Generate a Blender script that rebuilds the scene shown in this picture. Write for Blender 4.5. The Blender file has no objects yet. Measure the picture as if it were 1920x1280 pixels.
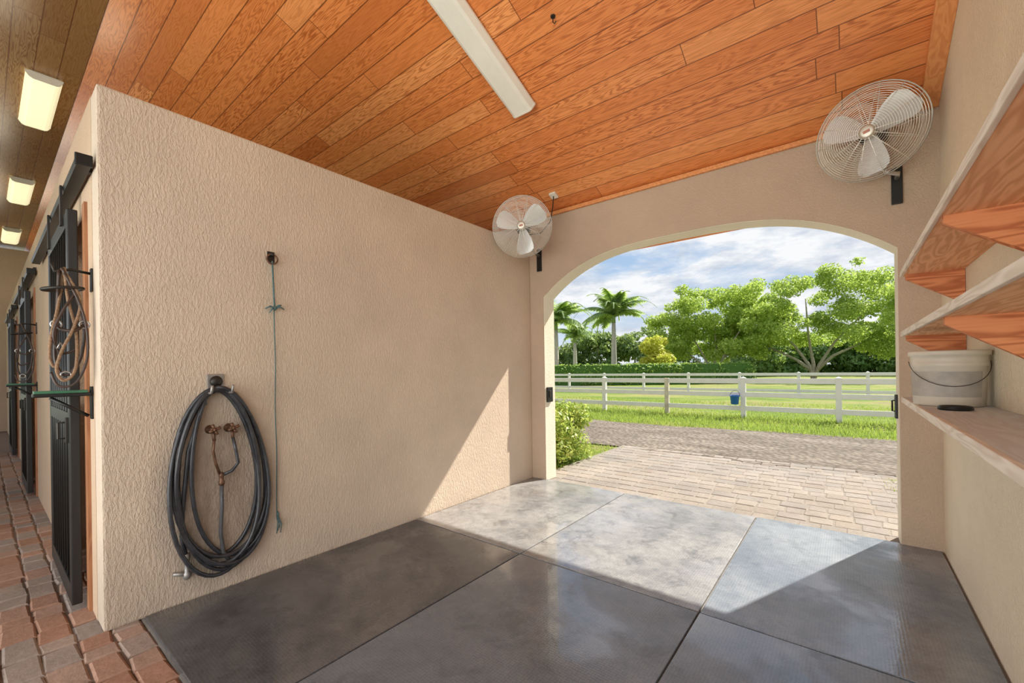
import bpy, bmesh, math, random
from mathutils import Vector, Matrix
random.seed(7)
S = bpy.context.scene
COL = S.collection
R = math.radians
ORG = {}
try:
    S.view_settings.view_transform = 'Standard'
except Exception:
    pass

# ------------------------------------------------------------------ materials
def newmat(name):
    m = bpy.data.materials.new(name); m.use_nodes = True
    nt = m.node_tree
    return m, nt, nt.nodes['Principled BSDF']
def nd(nt, t, **kw):
    n = nt.nodes.new(t)
    for k, v in kw.items(): setattr(n, k, v)
    return n
def link(nt, a, b): nt.links.new(a, b)
def mth(nt, op, a, b=None, c=None):
    n = nd(nt, 'ShaderNodeMath', operation=op)
    for i, v in enumerate((a, b, c)):
        if v is None: continue
        if isinstance(v, (int, float)): n.inputs[i].default_value = v
        else: link(nt, v, n.inputs[i])
    return n.outputs[0]
def mixc(nt, f, a, b, bt='MIX'):
    n = nd(nt, 'ShaderNodeMix', data_type='RGBA', blend_type=bt)
    for i, v in ((0, f), (6, a), (7, b)):
        if isinstance(v, (int, float)): n.inputs[i].default_value = v
        elif isinstance(v, tuple): n.inputs[i].default_value = (*v[:3], 1)
        else: link(nt, v, n.inputs[i])
    return n.outputs[2]
def ramp(nt, fac, stops):
    n = nd(nt, 'ShaderNodeValToRGB')
    e = n.color_ramp.elements
    while len(e) < len(stops): e.new(.5)
    for el, (p, c) in zip(e, stops):
        el.position = p
        el.color = (*c, 1) if isinstance(c, tuple) else (c, c, c, 1)
    link(nt, fac, n.inputs[0])
    return n.outputs[0]
def noise(nt, vec, scale, detail=4, rough=.55, dist=0):
    n = nd(nt, 'ShaderNodeTexNoise')
    n.inputs['Scale'].default_value = scale; n.inputs['Detail'].default_value = detail
    n.inputs['Roughness'].default_value = rough; n.inputs['Distortion'].default_value = dist
    link(nt, vec, n.inputs['Vector'])
    return n.outputs[0]
def mapping(nt, vec, sc):
    n = nd(nt, 'ShaderNodeMapping'); n.inputs['Scale'].default_value = sc
    link(nt, vec, n.inputs['Vector']); return n.outputs[0]
def bump(nt, b, h, strength=.5, dist=.01):
    n = nd(nt, 'ShaderNodeBump'); n.inputs['Strength'].default_value = strength
    n.inputs['Distance'].default_value = dist
    link(nt, h, n.inputs['Height']); link(nt, n.outputs[0], b.inputs['Normal'])
def mul(c, k): return tuple(min(1, x*k) for x in c)

def M(name, col, rough=.6, metal=0, var=.15, scale=6, bmp=0, bscale=60, stretch=(1,1,1), emit=0, island=0):
    m, nt, b = newmat(name)
    tc = nd(nt, 'ShaderNodeTexCoord').outputs['Object']
    v = mapping(nt, tc, stretch)
    c = ramp(nt, noise(nt, v, scale), [(.3, mul(col, 1-var)), (.7, mul(col, 1+var))])
    link(nt, c, b.inputs['Base Color'])
    b.inputs['Roughness'].default_value = rough; b.inputs['Metallic'].default_value = metal
    if bmp: bump(nt, b, noise(nt, v, bscale), bmp, .01)
    if emit:
        b.inputs['Emission Color'].default_value = (*col, 1); b.inputs['Emission Strength'].default_value = emit
    return m

def ceiling_mat(name, tint):
    m, nt, b = newmat(name)
    tc = nd(nt, 'ShaderNodeTexCoord').outputs['Object']
    sp = nd(nt, 'ShaderNodeSeparateXYZ'); link(nt, tc, sp.inputs[0])
    x, y = sp.outputs[0], sp.outputs[1]
    yb = mth(nt, 'DIVIDE', y, .19); row = mth(nt, 'FLOOR', yb); fy = mth(nt, 'FRACT', yb)
    wn = nd(nt, 'ShaderNodeTexWhiteNoise', noise_dimensions='1D'); link(nt, row, wn.inputs['W'])
    xs = mth(nt, 'DIVIDE', mth(nt, 'ADD', x, mth(nt, 'MULTIPLY', wn.outputs[0], 7.3)), 3.0)
    seg = mth(nt, 'FLOOR', xs); fx = mth(nt, 'FRACT', xs)
    cb = nd(nt, 'ShaderNodeCombineXYZ'); link(nt, row, cb.inputs[0]); link(nt, seg, cb.inputs[1])
    w2 = nd(nt, 'ShaderNodeTexWhiteNoise', noise_dimensions='2D'); link(nt, cb.outputs[0], w2.inputs['Vector'])
    rnd = w2.outputs[0]
    cv = nd(nt, 'ShaderNodeCombineXYZ')
    link(nt, mth(nt, 'MULTIPLY', x, .75), cv.inputs[0])
    link(nt, mth(nt, 'ADD', mth(nt, 'MULTIPLY', y, 9.0), mth(nt, 'MULTIPLY', rnd, 30)), cv.inputs[1])
    link(nt, mth(nt, 'MULTIPLY', rnd, 50), cv.inputs[2])
    nz = noise(nt, cv.outputs[0], 1.5, 2.5, .5, .22)
    g = mth(nt, 'MULTIPLY_ADD', mth(nt, 'SINE', mth(nt, 'MULTIPLY', nz, 92)), .5, .5)
    g = ramp(nt, g, [(.38, 0.0), (.94, 1.0)])
    # how strongly each board shows its grain differs from board to board
    wn3 = nd(nt, 'ShaderNodeTexWhiteNoise', noise_dimensions='1D'); link(nt, mth(nt, 'MULTIPLY', rnd, 77.7), wn3.inputs['W'])
    gs = mth(nt, 'MULTIPLY_ADD', wn3.outputs[0], .45, .30)
    fine = noise(nt, mapping(nt, tc, (3, 160, 1)), 1.0, 3, .6)
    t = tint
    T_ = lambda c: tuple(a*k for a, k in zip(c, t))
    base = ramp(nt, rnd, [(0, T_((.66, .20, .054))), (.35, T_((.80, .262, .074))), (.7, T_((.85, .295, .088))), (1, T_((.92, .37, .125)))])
    grain = T_((.42, .092, .017))
    c = mixc(nt, mth(nt, 'MULTIPLY', g, gs), base, grain)
    c = mixc(nt, .35, c, ramp(nt, fine, [(.3, .76), (.7, 1.08)]), 'MULTIPLY')
    e = mth(nt, 'ABSOLUTE', mth(nt, 'SUBTRACT', fy, .5))
    gr = mth(nt, 'GREATER_THAN', e, .478)
    bt = mth(nt, 'LESS_THAN', fx, .0024)
    dk = mth(nt, 'MAXIMUM', gr, bt)
    c = mixc(nt, mth(nt, 'MULTIPLY', dk, .8), c, (.13, .035, .01))
    link(nt, c, b.inputs['Base Color'])
    b.inputs['Roughness'].default_value = .27
    bump(nt, b, mth(nt, 'SUBTRACT', 1.0, dk), .3, .005)
    return m

def wood(name, base, grain, axis=0, rough=.5, amt=.6, scl=1.0, spec=.5):
    m, nt, b = newmat(name)
    tc = nd(nt, 'ShaderNodeTexCoord').outputs['Object']
    st = [14*scl]*3; st[axis] = 1.6*scl
    nz = noise(nt, mapping(nt, tc, tuple(st)), 1.0, 2, .45, .3)
    g = mth(nt, 'MULTIPLY_ADD', mth(nt, 'SINE', mth(nt, 'MULTIPLY', nz, 40)), .5, .5)
    c = mixc(nt, mth(nt, 'MULTIPLY', g, amt), base, grain)
    link(nt, c, b.inputs['Base Color']); b.inputs['Roughness'].default_value = rough
    b.inputs['Specular IOR Level'].default_value = spec
    return m

def stucco(name, col, stain=False, worm=(1, 1, .36), amt=.55, scl=70):
    m, nt, b = newmat(name)
    tc = nd(nt, 'ShaderNodeTexCoord').outputs['Object']
    c = ramp(nt, noise(nt, tc, 1.3, 5, .6), [(.3, mul(col, .90)), (.7, mul(col, 1.06))])
    v = mapping(nt, tc, worm)
    h1 = ramp(nt, noise(nt, v, scl, 3, .55, .7), [(.40, 0.0), (.64, 1.0)])
    h2 = noise(nt, tc, 170, 3)
    h = mth(nt, 'ADD', h1, mth(nt, 'MULTIPLY', h2, .7))
    c = mixc(nt, mth(nt, 'MULTIPLY', h1, .10), c, mul(col, 1.12))
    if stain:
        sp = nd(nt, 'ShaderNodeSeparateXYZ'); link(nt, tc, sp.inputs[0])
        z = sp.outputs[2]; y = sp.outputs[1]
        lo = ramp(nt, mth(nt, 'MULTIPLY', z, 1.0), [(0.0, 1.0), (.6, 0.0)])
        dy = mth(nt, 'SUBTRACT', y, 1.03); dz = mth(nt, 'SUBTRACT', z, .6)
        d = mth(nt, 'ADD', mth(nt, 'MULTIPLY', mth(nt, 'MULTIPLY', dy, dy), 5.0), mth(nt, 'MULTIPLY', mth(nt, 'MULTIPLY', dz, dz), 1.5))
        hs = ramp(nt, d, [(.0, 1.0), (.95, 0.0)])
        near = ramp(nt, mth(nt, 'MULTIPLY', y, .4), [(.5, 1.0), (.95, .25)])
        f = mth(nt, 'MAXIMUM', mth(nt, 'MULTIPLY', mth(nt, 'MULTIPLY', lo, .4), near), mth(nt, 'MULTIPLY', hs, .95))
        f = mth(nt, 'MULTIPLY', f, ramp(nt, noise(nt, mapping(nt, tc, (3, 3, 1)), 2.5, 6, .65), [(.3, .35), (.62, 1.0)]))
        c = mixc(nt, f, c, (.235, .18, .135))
    link(nt, c, b.inputs['Base Color']); b.inputs['Roughness'].default_value = .85
    bump(nt, b, h, amt, .007)
    return m

def mat_rubber(name, col, dust, dustcol, off=0.0, blot=.5):
    m, nt, b = newmat(name)
    tc = nd(nt, 'ShaderNodeTexCoord').outputs['Object']
    mp = nd(nt, 'ShaderNodeMapping'); mp.inputs['Location'].default_value = (off, off*.7, 0); link(nt, tc, mp.inputs['Vector'])
    v = mp.outputs[0]
    n1 = noise(nt, v, 1.6, 8, .70, .3)
    n2 = noise(nt, v, 12, 8, .76)
    f = mth(nt, 'MULTIPLY', ramp(nt, mth(nt, 'ADD', mth(nt, 'MULTIPLY', n1, .65), mth(nt, 'MULTIPLY', n2, .35)), [(.38, 0.0), (.60, 1.0)]), dust)
    c = mixc(nt, f, col, dustcol)
    n3 = noise(nt, v, 3.3, 10, .76, .5)
    c = mixc(nt, mth(nt, 'MULTIPLY', ramp(nt, n3, [(.52, 0.0), (.63, 1.0)]), blot), c, mul(col, .5))
    vo = nd(nt, 'ShaderNodeTexVoronoi'); vo.inputs['Scale'].default_value = 62; vo.inputs['Randomness'].default_value = .3
    link(nt, tc, vo.inputs['Vector'])
    dd = vo.outputs['Distance']
    c = mixc(nt, mth(nt, 'MULTIPLY', ramp(nt, dd, [(.3, 0.0), (.6, 1.0)]), .32), c, mul(col, .5))
    link(nt, c, b.inputs['Base Color'])
    wn = noise(nt, v, 1.0, 6, .60, .35)
    wet = ramp(nt, wn, [(.38, .42), (.47, .28), (.52, .17), (.57, .05)])
    link(nt, wet, b.inputs['Roughness'])
    b.inputs['Specular IOR Level'].default_value = .8
    b.inputs['Specular Tint'].default_value = (.86, .93, 1.0, 1)
    link(nt, ramp(nt, wn, [(.50, 0.0), (.57, .8)]), b.inputs['Coat Weight'])
    b.inputs['Coat Roughness'].default_value = .05
    bump(nt, b, mth(nt, 'ADD', mth(nt, 'SUBTRACT', 1.0, dd), mth(nt, 'MULTIPLY', n2, .6)), .14, .004)
    return m

def leafmat(name, c1, c2, trans=.5):
    m = bpy.data.materials.new(name); m.use_nodes = True; nt = m.node_tree
    b = nt.nodes['Principled BSDF']; out = nt.nodes['Material Output']
    g = nd(nt, 'ShaderNodeNewGeometry')
    c = ramp(nt, g.outputs['Random Per Island'], [(0, c1), (1, c2)])
    link(nt, c, b.inputs['Base Color']); b.inputs['Roughness'].default_value = .5
    t = nd(nt, 'ShaderNodeBsdfTranslucent'); link(nt, mixc(nt, .5, c, (.62, .76, .16), 'MIX'), t.inputs[0])
    mx = nd(nt, 'ShaderNodeMixShader'); mx.inputs[0].default_value = trans
    link(nt, b.outputs[0], mx.inputs[1]); link(nt, t.outputs[0], mx.inputs[2]); link(nt, mx.outputs[0], out.inputs[0])
    return m

def pavermat(name, stops, bmp=.5, amt=.6):
    m, nt, b = newmat(name)
    tc = nd(nt, 'ShaderNodeTexCoord').outputs['Object']
    g = nd(nt, 'ShaderNodeNewGeometry')
    c = ramp(nt, g.outputs['Random Per Island'], stops)
    n = noise(nt, tc, 28, 6, .7)
    c = mixc(nt, .6, c, ramp(nt, n, [(.3, .68), (.7, 1.12)]), 'MULTIPLY')
    n2 = noise(nt, tc, 1.5, 6, .65)
    c = mixc(nt, amt, c, ramp(nt, n2, [(.35, .62), (.65, 1.1)]), 'MULTIPLY')
    link(nt, c, b.inputs['Base Color']); b.inputs['Roughness'].default_value = .95
    b.inputs['Specular IOR Level'].default_value = .08
    bump(nt, b, n, bmp, .006)
    return m

def groundmat():
    m, nt, b = newmat('lawn_grass')
    tc = nd(nt, 'ShaderNodeTexCoord').outputs['Object']
    n1 = noise(nt, mapping(nt, tc, (.5, 1, 1)), .35, 6, .65)
    c = ramp(nt, n1, [(.34, (.11, .19, .025)), (.46, (.20, .28, .045)), (.56, (.31, .32, .095)), (.68, (.29, .24, .13))])
    n2 = noise(nt, tc, 14, 6, .75)
    c = mixc(nt, .8, c, ramp(nt, n2, [(.3, .5), (.7, 1.2)]), 'MULTIPLY')
    link(nt, c, b.inputs['Base Color']); b.inputs['Roughness'].default_value = .9
    b.inputs['Specular IOR Level'].default_value = .2
    bump(nt, b, n2, .9, .05)
    return m

def roadmat():
    m, nt, b = newmat('gravel_road')
    tc = nd(nt, 'ShaderNodeTexCoord').outputs['Object']
    n1 = noise(nt, mapping(nt, tc, (.5, 1.5, 1)), 1.0, 8, .7)
    c = ramp(nt, n1, [(.35, (.165, .138, .11)), (.52, (.24, .203, .167)), (.70, (.33, .288, .24))])
    vo = nd(nt, 'ShaderNodeTexVoronoi'); vo.inputs['Scale'].default_value = 12; link(nt, tc, vo.inputs['Vector'])
    c = mixc(nt, .8, c, ramp(nt, vo.outputs['Distance'], [(.1, 1.2), (.65, .55)]), 'MULTIPLY')
    link(nt, c, b.inputs['Base Color']); b.inputs['Roughness'].default_value = .95
    b.inputs['Specular IOR Level'].default_value = .15
    bump(nt, b, mth(nt, 'SUBTRACT', 1.0, vo.outputs['Distance']), .8, .04)
    return m

WALLC = (.625, .502, .385)
MT = dict(
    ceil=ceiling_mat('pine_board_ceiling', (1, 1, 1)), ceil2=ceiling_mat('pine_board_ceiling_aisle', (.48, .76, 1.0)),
    wall_l=stucco('stucco_left', WALLC, True), wall_f=stucco('stucco_far', (.565, .43, .315), worm=(1, 1, .8)),
    wall_r=stucco('stucco_right', (.80, .69, .52), worm=(1, .8, .8), amt=.5),
    wall_o=stucco('stucco_stall', (.56, .40, .27), worm=(1, 1, .8)),
    reveal=stucco('stucco_reveal', (.80, .73, .58), worm=(1, 1, .8), amt=.4),  # paler stucco copy, the lit tone of the jambs put into its colour
    trim=wood('trim_wood', (.80, .34, .12), (.62, .21, .06), 1),
    jambw=wood('jamb_wood', (.40, .18, .08), (.26, .09, .04), 2),
    shelfw=wood('shelf_wood', (.86, .51, .29), (.58, .26, .115), 1, .7, .6, 1, .25),
    bracketw=wood('bracket_wood', (.70, .275, .115), (.36, .09, .03), 0, .65, .75, 1, .3),
    shelftop=wood('worn_shelf_top', (.66, .69, .70), (.54, .53, .52), 1, .8, .5, 1, .15),
    edge=wood('raw_wood_edge', (.82, .75, .65), (.60, .50, .40), 1, .75, .6, 1, .25),
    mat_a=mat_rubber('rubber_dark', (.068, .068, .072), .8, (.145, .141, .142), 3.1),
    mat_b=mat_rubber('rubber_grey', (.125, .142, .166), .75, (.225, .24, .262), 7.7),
    mat_d=mat_rubber('rubber_worn', (.14, .168, .21), .85, (.28, .305, .34), 1.3),  # darker, bluer copy of the dusty rubber; shade and sky sheen in its colour
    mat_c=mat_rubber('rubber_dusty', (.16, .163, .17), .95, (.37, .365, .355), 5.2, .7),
    black=M('black_metal', (.014, .014, .013), .4, .3, .2), iron=M('dark_iron', (.05, .045, .04), .5, .8, .2),
    door=wood('black_painted_wood', (.016, .016, .015), (.010, .010, .009), 2, .4, .6),
    greenpaint=M('dark_green_paint', (.04, .15, .08), .4, 0, .2),
    steel=M('steel', (.55, .55, .53), .35, .9, .15), galv=M('galvanised', (.36, .34, .32), .5, .7, .25, 20),
    wire=M('guard_wire', (.62, .57, .48), .4, .5, .05), blade=M('fan_blade', (.74, .76, .76), .35, .3, .06),
    motor=M('fan_motor', (.06, .06, .065), .45, .3, .2), red=M('red_badge', (.50, .20, .14), .5),
    hose=M('black_hose', (.034, .035, .040), .36, 0, .4, 20), hose2=M('grey_hose', (.075, .075, .08), .45, 0, .3, 20),
    brass=M('old_brass', (.16, .085, .05), .5, .6, .35, 30), cord=M('green_cord', (.08, .15, .15), .8, 0, .3, 60),
    rope=M('brown_rope', (.27, .165, .095), .85, 0, .35, 90, .6, 120), leather=M('black_leather', (.05, .027, .018), .45, 0, .3),
    white=M('white_vinyl', (.72, .72, .70), .4, 0, .05), dirtywhite=M('weathered_post', (.55, .50, .40), .7, 0, .25, 5),
    bucket=M('white_plastic', (.64, .575, .47), .5, 0, .14, 5), blabel=M('worn_label', (.38, .345, .305), .6, 0, .14, 14),
    blue=M('blue_plastic', (.02, .15, .55), .4), fixture=M('white_enamel', (.78, .73, .62), .4, 0, .06),
    lens=M('light_lens', (.84, .80, .70), .35, 0, .05, 3, .15, 150), lens_on=M('lit_lens', (1.0, .92, .58), .4, 0, .02, emit=.75),
    road=roadmat(), lawn=groundmat(),
    soil=M('stall_dirt', (.12, .08, .05), .95, 0, .3), concrete=M('concrete', (.24, .22, .20), .85, 0, .2, 4, .3),
    paver=pavermat('tumbled_pavers', [(0, (.33, .285, .245)), (.35, (.37, .328, .286)), (.7, (.345, .312, .28)), (1, (.305, .28, .253))], .35, .45),
    brick=pavermat('red_brick_pavers', [(0, (.37, .205, .14)), (.3, (.42, .255, .185)), (.65, (.40, .295, .235)), (1, (.33, .275, .24))], .7),
    joint=M('sand_joint', (.25, .22, .185), .95, 0, .2, 30), joint2=M('dark_joint', (.19, .135, .105), .95, 0, .2, 30),
    leaf1=leafmat('leaf_bright', (.23, .37, .05), (.52, .64, .15)), leaf2=leafmat('leaf_mid', (.20, .33, .05), (.47, .59, .15)),
    leafd=leafmat('leaf_dark', (.07, .15, .05), (.19, .29, .11), .4), leafy=leafmat('leaf_yellow', (.42, .42, .03), (.68, .64, .10)),
    leafm=leafmat('leaf_thicket', (.08, .18, .05), (.21, .34, .11), .4),
    hedge=leafmat('hedge_leaf', (.12, .26, .05), (.29, .44, .10), .45), palm=leafmat('palm_leaf', (.20, .33, .14), (.42, .54, .28), .5),
    bush=leafmat('bush_leaf', (.19, .32, .04), (.52, .56, .15), .4), blade_g=leafmat('grass_blade', (.15, .26, .03), (.33, .42, .08), .4),
    bark=M('bark', (.42, .38, .31), .9, 0, .25, 8, .5, 20), palmbark=M('palm_trunk', (.48, .45, .41), .8, 0, .15, 5),
    core=M('hedge_core', (.06, .14, .025), .95, 0, .2),
)

# ------------------------------------------------------------------ mesh helpers
class MB:
    def __init__(s): s.bm = bmesh.new()
    def box(s, c, sz, rot=None, bev=0):
        vs = bmesh.ops.create_cube(s.bm, size=1)['verts']
        T = Matrix.Translation(Vector(c)) @ (rot.to_4x4() if rot else Matrix.Identity(4)) @ Matrix.Diagonal((*sz, 1))
        bmesh.ops.transform(s.bm, matrix=T, verts=vs)
        if bev:
            es = list({e for v in vs for e in v.link_edges})
            bmesh.ops.bevel(s.bm, geom=es, offset=bev, segments=2, affect='EDGES', profile=.6)
        return s
    def tube(s, pts, r, seg=8, closed=False):
        pts = [Vector(p) for p in pts]; n = len(pts)
        rs = r if isinstance(r, (list, tuple)) else [r]*n
        rings = []; up = None
        for i, p in enumerate(pts):
            if closed: t = pts[(i+1) % n]-pts[i-1]
            else: t = pts[min(i+1, n-1)]-pts[max(i-1, 0)]
            t.normalize()
            if up is None:
                up = t.orthogonal().normalized()
            up = (up - t*up.dot(t))
            if up.length < 1e-6: up = t.orthogonal()
            up.normalize(); sd = t.cross(up)
            rings.append([s.bm.verts.new(p+(up*math.cos(2*math.pi*k/seg)+sd*math.sin(2*math.pi*k/seg))*rs[i]) for k in range(seg)])
        for i in range(n if closed else n-1):
            a, b = rings[i], rings[(i+1) % n]
            for k in range(seg):
                s.bm.faces.new((a[k], a[(k+1) % seg], b[(k+1) % seg], b[k]))
        if not closed:
            s.bm.faces.new(rings[0][::-1]); s.bm.faces.new(rings[-1])
        return s
    def lathe(s, prof, c, n=28, rot=None):
        T = rot if rot else Matrix.Identity(3); c = Vector(c)
        rings = [[s.bm.verts.new(c+T @ Vector((r*math.cos(2*math.pi*k/n), r*math.sin(2*math.pi*k/n), z))) for k in range(n)] for r, z in prof]
        for a, b in zip(rings, rings[1:]):
            for k in range(n): s.bm.faces.new((a[k], a[(k+1) % n], b[(k+1) % n], b[k]))
        s.bm.faces.new(rings[0][::-1]); s.bm.faces.new(rings[-1])
        return s
    def prism(s, pts, axis, a, b):
        def P(p, q):
            if axis == 'x': return (q, p[0], p[1])
            if axis == 'y': return (p[0], q, p[1])
            return (p[0], p[1], q)
        A = [s.bm.verts.new(P(p, a)) for p in pts]; B = [s.bm.verts.new(P(p, b)) for p in pts]
        n = len(pts); s.bm.faces.new(A[::-1]); s.bm.faces.new(B)
        for i in range(n): s.bm.faces.new((A[i], A[(i+1) % n], B[(i+1) % n], B[i]))
        return s
    def xf(s, mat): bmesh.ops.transform(s.bm, matrix=mat, verts=s.bm.verts[:]); return s
    def build(s, name, m, parent=None, smooth=False, origin=None):
        bm = s.bm
        bmesh.ops.recalc_face_normals(bm, faces=bm.faces[:])
        if parent is not None: o0 = Vector(ORG[parent.name])
        elif origin is not None: o0 = Vector(origin)
        else:
            xs = [v.co for v in bm.verts]
            o0 = Vector(((min(v.x for v in xs)+max(v.x for v in xs))/2, (min(v.y for v in xs)+max(v.y for v in xs))/2, min(v.z for v in xs)))
        bmesh.ops.translate(bm, vec=-o0, verts=bm.verts[:])
        if smooth:
            for f in bm.faces: f.smooth = True
        me = bpy.data.meshes.new(name); bm.to_mesh(me); bm.free()
        me.materials.append(m if not isinstance(m, str) else MT[m])
        o = bpy.data.objects.new(name, me); COL.objects.link(o)
        if parent is not None: o.parent = parent
        else: o.location = o0
        ORG[o.name] = tuple(o0)
        return o

def pymesh(name, vs, fs, m, parent=None, origin=(0, 0, 0)):
    o0 = Vector(ORG[parent.name]) if parent is not None else Vector(origin)
    me = bpy.data.meshes.new(name)
    me.from_pydata([tuple(Vector(v)-o0) for v in vs], [], fs); me.materials.append(MT[m])
    o = bpy.data.objects.new(name, me); COL.objects.link(o)
    if parent is not None: o.parent = parent
    else: o.location = o0
    ORG[o.name] = tuple(o0)
    return o
def tag(o, label, cat, group=None, kind=None):
    o['label'] = label; o['category'] = cat
    if group: o['group'] = group
    if kind: o['kind'] = kind
    return o
def thing(name, label, cat, loc, group=None):
    o = bpy.data.objects.new(name, None); COL.objects.link(o); o.location = loc
    o.empty_display_size = .1
    ORG[o.name] = tuple(loc); return tag(o, label, cat, group)
def struct(o, label=None, cat=None):
    o['kind'] = 'structure'
    if label: o['label'] = label
    if cat: o['category'] = cat
    return o
def dup(root, off, label):
    r = root.copy(); COL.objects.link(r); r.location = Vector(root.location)+Vector(off); r['label'] = label
    for ch in list(root.children):
        c = ch.copy(); COL.objects.link(c); c.parent = r
        for g in list(ch.children):
            d = g.copy(); COL.objects.link(d); d.parent = c
    return r

# ------------------------------------------------------------------ dimensions
XL, XR, YF, YO = -3.4, .58, 4.70, 4.95        # plaster wall, shelf wall, arch wall inner and outer face
RY, RZ, SL = .79, 5.065, .385                  # where the slope starts, its height, its pitch
ANG = math.atan(SL)
def cz(y): return RZ-SL*(y-RY) if y > RY else RZ
CAMH = 1.5
FW, RT = Vector((-.6225, .7826, 0)), Vector((.7826, .6225, 0))
def at(u, t, z=0):
    p = (FW+RT*((u-960)/792))*t
    return Vector((p.x, p.y, z))

# ------------------------------------------------------------------ setting
rotx = Matrix.Rotation(-ANG, 4, 'X')
mb = MB(); L = (5.75-RY)/math.cos(ANG)
mb.box((-7, L/2, .07), (26, L, .14))
o = mb.build('ceiling', 'ceil', origin=(0, 0, 0)); o.location = (0, RY, RZ); o.rotation_euler = (-ANG, 0, 0)
struct(o, 'sloping ceiling of orange pine boards')
mb = MB(); mb.box((-7, -2.35, .07), (26, 4.7, .14))
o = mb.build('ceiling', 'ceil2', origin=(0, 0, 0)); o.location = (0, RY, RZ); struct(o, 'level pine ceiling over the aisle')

# arch wall
x0, x1, ztop, drop = -3.19, .33, 2.95, .49
cx, hw = (x0+x1)/2, (x1-x0)/2
NA = 44
def archline(inset):
    out = [(x0+inset, 0)]
    for i in range(NA+1):
        s_ = -1+2*i/NA
        s_ = math.copysign(abs(s_)**.75, s_) if s_ else 0
        out.append((cx+(hw-inset)*s_, ztop-inset-drop*abs(s_)**3.1))
    return out+[(x1-inset, 0)]
pts = [(-3.6, 0)]+archline(0)+[(5, 0), (5, cz(YF)), (-3.6, cz(YF))]
mb = MB(); mb.prism(pts, 'y', YF, YO)
for v in mb.bm.verts:
    if v.co.y > YF+.1 and v.co.z > 3.4: v.co.z = cz(YO)
struct(mb.build('wall_far', 'wall_f', origin=(0, 0, 0)), 'tan stucco wall with the wide arched opening')
mb = MB(); mb.prism(archline(0)+archline(.005)[::-1], 'y', YF+.012, YO+.004)  # added thin skin, its paler colour brightens the jambs and arch underside
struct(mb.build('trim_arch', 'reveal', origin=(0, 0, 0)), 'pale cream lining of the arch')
# outer wall of the stalls, with open windows added to light them
mb = MB(); ym = (YF+YO)/2; th = YO-YF
mb.box((-10.8, ym, .6), (14.4, th, 1.2)); mb.box((-10.8, ym, 2.95), (14.4, th, 1.1))
for a, b in ((-4.6, -3.6), (-8.7, -6.3), (-12.8, -10.4), (-18, -14.5)): mb.box(((a+b)/2, ym, 1.8), (b-a, th, 1.2))
struct(mb.build('wall_stalls', 'wall_f', origin=(0, 0, 0)))
# plaster partition
mb = MB(); mb.box(((XL-.1), (.43+YF)/2, 1.6), (.2, YF-.43, 3.2), bev=.015)
struct(mb.build('wall_left', 'wall_l', origin=(0, 0, 0)), 'textured stucco partition wall with open top')
# shelf wall
mb = MB()
mb.prism([(.75, 0), (YF, 0), (YF, cz(YF)), (RY, cz(RY)), (.75, RZ)], 'x', XR, XR+.2)
struct(mb.build('wall_right', 'wall_r', origin=(0, 0, 0)), 'pale stucco wall carrying the shelves')
# trims
mb = MB(); LL = (YF-.8)/math.cos(ANG)
mb.box((0, 0, 0), (.11, LL, .045), bev=.006)
mb.xf(Matrix.Translation((XR-.055, (YF+.8)/2, cz((YF+.8)/2)-.026)) @ rotx)
struct(mb.build('trim_1', 'trim', origin=(0, 0, 0)))
mb = MB(); mb.box(((XL+XR-.11)/2, YF-.02, cz(YF)-.03), (XR-XL-.11, .035, .045), bev=.005)
struct(mb.build('trim_2', 'trim', origin=(0, 0, 0)))
# stall front along the aisle
DX = [(-5.08, -3.86), (-9.2, -7.98), (-13.3, -12.08)]
mb = MB(); xe = XL-.2
segs = []
for a, b in DX:
    segs.append((b, xe)); xe = a
segs.append((-18, xe))
for a, b in segs: mb.box(((a+b)/2, .515, 1.6), (b-a, .17, 3.2))
for a, b in DX: mb.box(((a+b)/2, .515, 2.87), (b-a, .17, .66))
struct(mb.build('wall_front', 'wall_o', origin=(0, 0, 0)), 'stucco stall front along the aisle')
mb = MB()
for xx in (-7.5, -11.6): mb.box((xx, 2.65, 1.6), (.2, 4.1, 3.2))
struct(mb.build('wall_divider', 'wall_f', origin=(0, 0, 0)))
mb = MB(); mb.box((-18.1, 2.4, 2.5), (.2, 5.0, 5.0)); struct(mb.build('wall_end', 'wall_f', origin=(0, 0, 0)))

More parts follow.
